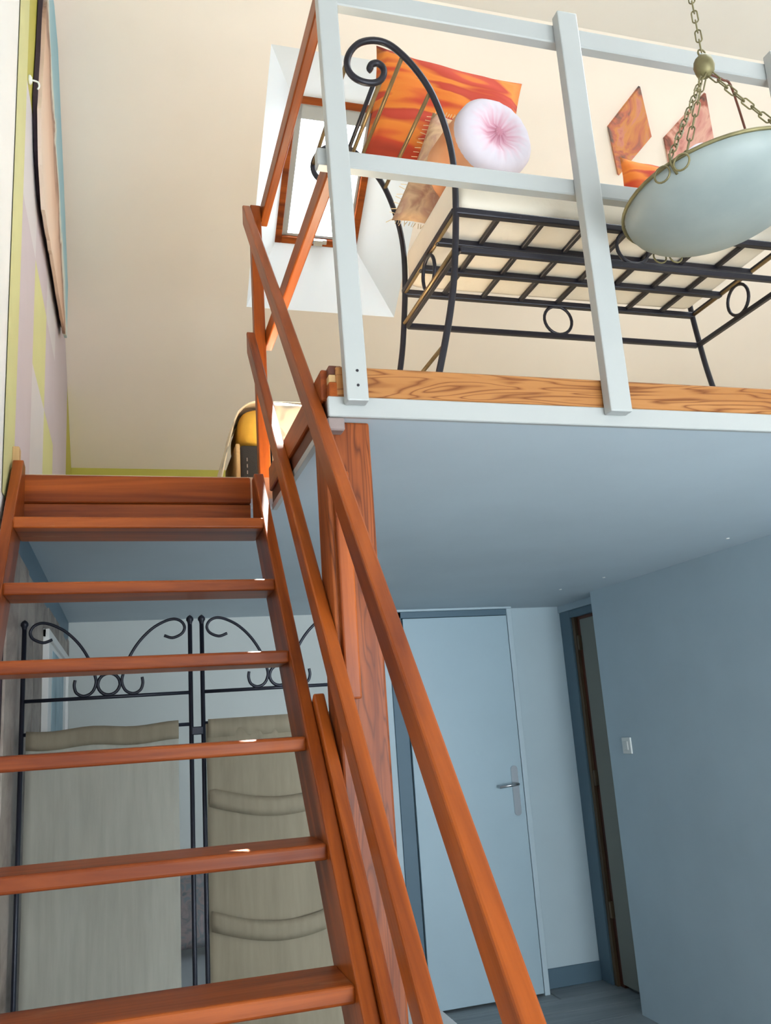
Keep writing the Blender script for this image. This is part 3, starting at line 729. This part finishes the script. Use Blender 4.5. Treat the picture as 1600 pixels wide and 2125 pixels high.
mesh_obj('hook_plate', lathe_bm([(0, 0), (.014, 0), (.014, .006), (.008, .01), (0, .01)], 14), M['white_plastic'], hk, frame((XL + .0035, h1.y, h1.z), (0, 1, 0), (0, 0, 1), (1, 0, 0)), True)
tube('hook_arm', spline([(XL + .012, h1.y, h1.z), (XL + .03, h1.y, h1.z - .005), (XL + .034, h1.y, h1.z - .02), (XL + .03, h1.y, h1.z - .03)], 4), .003, M['white_plastic'], hk, 6)
# blue picture on the plank wall below
a0, a1 = 3.28, 4.42
bp = empty('blue_picture', (XL + .02, 3.85, EYE - .15), 'pale framed blue picture hanging on the weathered plank wall', 'picture')
z0, z1 = EYE - .22, EYE + .40
bx = XL + .011
box('backing_board', (bx, a0, z0), (bx + .01, a1, z1), M['white_wall'], bp, .001)
box('picture_sheet', (bx + .01, a0 + .30, z0 + .05), (bx + .012, a1 - .22, z1 - .05), M['blue_art'], bp)
for a, b, c, d in ((a0, z0, a1, z0 + .03), (a0, z1 - .03, a1, z1), (a0, z0, a0 + .03, z1), (a1 - .03, z0, a1, z1)):
    box('frame_bar', (bx - .001, a, b), (bx + .022, c, d), M['white_wall'], bp, .002)

# light switch and filler spots
sw = atX(1303, 1547, XP)
ls = empty('light_switch', (XP, sw.y, sw.z), 'white square light switch on the grey-blue wall', 'light switch')
box('switch_plate', (XP - .009, sw.y - .04, sw.z - .04), (XP, sw.y + .04, sw.z + .04), M['white_plastic'], ls, .003, 2)
box('rocker', (XP - .014, sw.y - .018, sw.z - .022), (XP - .009, sw.y + .02, sw.z + .022), M['white_plastic'], ls, .002)
for px, py in ((1510, 1117), (1253, 1198), (1163, 1223)):
    r = ray(px, py); t = (ZC - EYE) / r.z; p = r * t
    mesh_obj('screw_cap', lathe_bm([(0, -.004), (.006, -.003), (.008, 0), (0, 0)], 10), M['white_plastic'], bpy.data.objects['ceiling_loft'], Matrix.Translation((p.x, p.y, ZC)))

# ================================================================== OTTOMAN ON THE LOFT
AY = 2.74
q = atY(497, 922, AY); tp = atY(600, 836, AY)
x0 = q.x; x1 = x0 + .30; zb = q.z; ztop = tp.z
ac = empty('ottoman', ((x0 + x1) / 2, AY + .17, ZF), 'dark brown leather ottoman with mustard seat pad at the stair head', 'ottoman')
bm = box_bm(bmesh.new(), (x0, AY, ZF + .025), (x1, AY + .34, zb), .014, 3); mesh_obj('leather_box', bm, M['black_fabric'], ac, smooth=True)
for xx in (x0 + .02, x1 - .05):
    for yy in (AY + .02, AY + .28): box('foot', (xx, yy, ZF), (xx + .03, yy + .03, ZF + .03), M['dark_brown_wood'], ac, .003)
box('wooden_edge', (x0 - .012, AY + .004, ZF + .02), (x0 + .002, AY + .33, zb + .004), M['bare_wood'], ac, .003)
bm = box_bm(bmesh.new(), (x0 + .004, AY + .006, zb + .001), (x1 - .004, AY + .33, ztop - .012), .055, 6); mesh_obj('seat_pad', bm, M['yellow_fabric'], ac, smooth=True)
for k in range(6): box('stitch', (x0 + .022, AY - .0015, ZF + .05 + k * .022), (x0 + .025, AY + .001, ZF + .062 + k * .022), M['grey_beam'], ac)
def sheet_bm(rows, th=.004):
    bm = bmesh.new(); V = [[bm.verts.new(p) for p in r] for r in rows]
    for A, C in zip(V, V[1:]):
        for i in range(len(A) - 1): bm.faces.new((A[i], A[i+1], C[i+1], C[i]))
    bmesh.ops.recalc_face_normals(bm, faces=bm.faces)
    bmesh.ops.solidify(bm, geom=list(bm.faces), thickness=th); return bm
hz = ztop - ZF
prof = spline([(a, 0, ZF + b * hz) for a, b in ((-.075, .02), (-.066, .25), (-.045, .50), (-.022, .72), (-.010, .86), (.006, .95), (.040, 1.005), (.10, 1.02), (.20, 1.02), (.27, 1.005), (.302, .94), (.312, .80), (.318, .4))], 4)
rows = []
for j in range(13):
    t = j / 12; yy = AY + .012 + t * .31
    rows.append([Vector((x0 + p.x + .003 * math.sin(9*t + i*.4), yy + .006 * math.sin(i * .7), p.z + .0025 * math.sin(7 * t + i * .5))) for i, p in enumerate(prof)])
tb = tag(mesh_obj('throw_blanket', sheet_bm(rows), M['throw'], smooth=True), 'beige throw with grey leaf print draped over the ottoman', 'blanket')
rows = []
for j in range(9):                             # corner of the throw folded down over the front
    t = j / 8; ang = min(t * 2.2, 1) * math.pi / 2
    rows.append([Vector((x0 + .105 + .20 * i / 10, AY + .03 - .046 * math.sin(ang) - .004 * math.sin(i * 1.1) * t, ZF + hz * 1.02 - .05 * (1 - math.cos(ang)) - max(0, t - .4545) * .36)) for i in range(11)])
mesh_obj('blanket_flap', sheet_bm(rows), M['throw'], tb, smooth=True)

# ================================================================== FOLDING SCREEN BELOW THE LOFT
SY = 2.53
fs = empty('folding_screen', (.2, SY, 0), 'black iron folding screen with sheer cream cloth panels behind the staircase', 'screen')
def zrel(py, px=220): return atY(px, py, SY).z
zfin = EYE + .316; zbar = EYE + .1155; zrod = atY(390, 1503, SY).z
pan = []
xa = atY(45, 1500, SY).x; xb = atY(397, 1500, SY).x; xc = atY(422, 1500, SY).x; W = xb - xa
for (p0, p1) in ((xa, xb), (xc, xc + W)):
    cx = (p0 + p1) / 2; k = W / .475
    for xx in (p0, p1):
        tube('post', [(xx, SY, .02), (xx, SY, zfin)], .0062, M['iron_blue'], fs, 8)
        mesh_obj('finial', lathe_bm([(0, .013)] + [(.0108*math.sin(a), .0108*math.cos(a)) for a in (.6, 1.2, 1.8, 2.4)] + [(.006, -.014)], 12), M['iron_blue'], fs, Matrix.Translation((xx, SY, zfin + .005)), True)
    tube('crossbar', [(p0, SY, zbar), (p1, SY, zbar)], .005, M['iron_blue'], fs, 8)
    tube('cloth_rod', [(p0, SY, zrod), (p1, SY, zrod)], .005, M['iron_blue'], fs, 8)
    tube('crossbar', [(p0, SY, .14), (p1, SY, .14)], .006, M['iron_blue'], fs, 8)
    for s in (-1, 1):
        # long scroll from the post down to the ring
        S = [(.225-.075, .205), (.225-.045, .190), (.225-.015, .205), (.225-.004, .238), (.225-.020, .268), (.225-.05, .280), (.225-.10, .262), (.225-.145, .225), (.10-.035, .150), (.060, .105), (.038, .075), (.034, .05), (.045, .022), (.068, .010), (.09, .022), (.096, .045), (.093, .068)]
        S = [(.160, .222), (.185, .212), (.212, .226), (.2215, .250), (.212, .274), (.190, .285), (.160, .276), (.122, .248), (.085, .200), (.056, .140), (.040, .082), (.037, .050), (.048, .020), (.070, .008), (.090, .020), (.097, .045), (.095, .068)]
        S = [(a, b * .73) for a, b in S]
        tube('scroll', spline([(cx + s * a * k, SY, zbar + b) for a, b in S], 5), .0043, M['iron_blue'], fs, 7)
    tube('ring', circle((cx, SY, zbar + .035), .029, (1, 0, 0), (0, 0, 1)), .0045, M['iron_blue'], fs, 6, True)
for zz in (zrod - .03, .5):
    box('hinge', (xb, SY - .01, zz), (xc, SY + .01, zz + .022), M['iron_blue'], fs, .002)
# cloths
def cloth(x0, x1, ztop_, zbot, mat, folds, dip):
    rows = []
    for j in range(25):
        t = j / 24; z = ztop_ + (zbot - ztop_) * t
        r = []
        for i in range(21):
            u = i / 20
            r.append(Vector((x0 + (x1 - x0) * u, SY - .003 + .004 * math.sin(u * 22) * (.3 + t) + folds * max(0, math.sin((t * 4.2 + .25 * math.sin(u * 5)) * math.pi)) ** 6, z)))
        rows.append(r)
    return sheet_bm(rows, .0012)
mg = .012
c1 = mesh_obj('cloth_panel', cloth(xa + mg, xb - .035, zrod, .14, M['veil'], .0, 0), M['veil'], fs, smooth=True)
c2 = mesh_obj('cloth_panel', cloth(xc + mg * .5, xc + W - mg, zrod, .14, M['veil_dark'], -.012, 0), M['veil_dark'], fs, smooth=True)
rows = [[Vector((xa + mg + (W - .035 - mg) * i / 14, SY - .006 - .006 * math.sin(math.pi * t), zrod + .008 - .048 * t - .004 * math.sin(i * .8))) for i in range(15)] for t in (0, .25, .5, .75, 1)]
mesh_obj('hem', sheet_bm(rows, .002), M['veil_dark'], c1, smooth=True)
rows = [[Vector((xc + mg + (W - 2*mg) * i / 40, SY - .008 - .0015 * math.sin(i * 1.3) * (.5 + t), zrod + .010 - .05 * t)) for i in range(41)] for t in (0, .5, 1)]
mesh_obj('hem', sheet_bm(rows, .002), M['veil_dark'], c2, smooth=True)
for zz, dp in ((zrod - .185, .04), (zrod - .50, .045)):       # swags of the second cloth
    rows = [[Vector((xc + mg + (W * .92) * i / 20, SY - .010 - .007 * math.sin(math.pi * t), zz - dp * math.sin(math.pi * i / 20) * 1.0 - .05 * t + .012)) for i in range(21)] for t in (0, .3, .6, 1)]
    mesh_obj('swag_fold', sheet_bm(rows, .0015), M['veil_dark'], c2, smooth=True)

# ================================================================== BED BEHIND THE SCREEN
bd = empty('single_bed', (.43, 3.8, 0), 'low bed with white sheet behind the folding screen', 'bed')
bm = box_bm(bmesh.new(), (XL + .06, 2.86, .22), (1.085, 4.72, .50), .05, 4); mesh_obj('mattress', bm, M['linen_white'], bd, smooth=True)
box('bed_base', (XL + .08, 2.90, .10), (1.06, 4.70, .22), M['dark_brown_wood'], bd, .01)
for xx in (XL + .1, 1.0):
    for yy in (2.92, 4.62): box('leg', (xx, yy, 0), (xx + .05, yy + .05, .10), M['dark_brown_wood'], bd, .004)
pillow('bed_pillow', (.32, 4.52, .70), (0, -.9, .45), (0, .45, .9), .66, .40, .14, M['patchwork'], 'muted patterned pillow lying at the wall end of the bed')
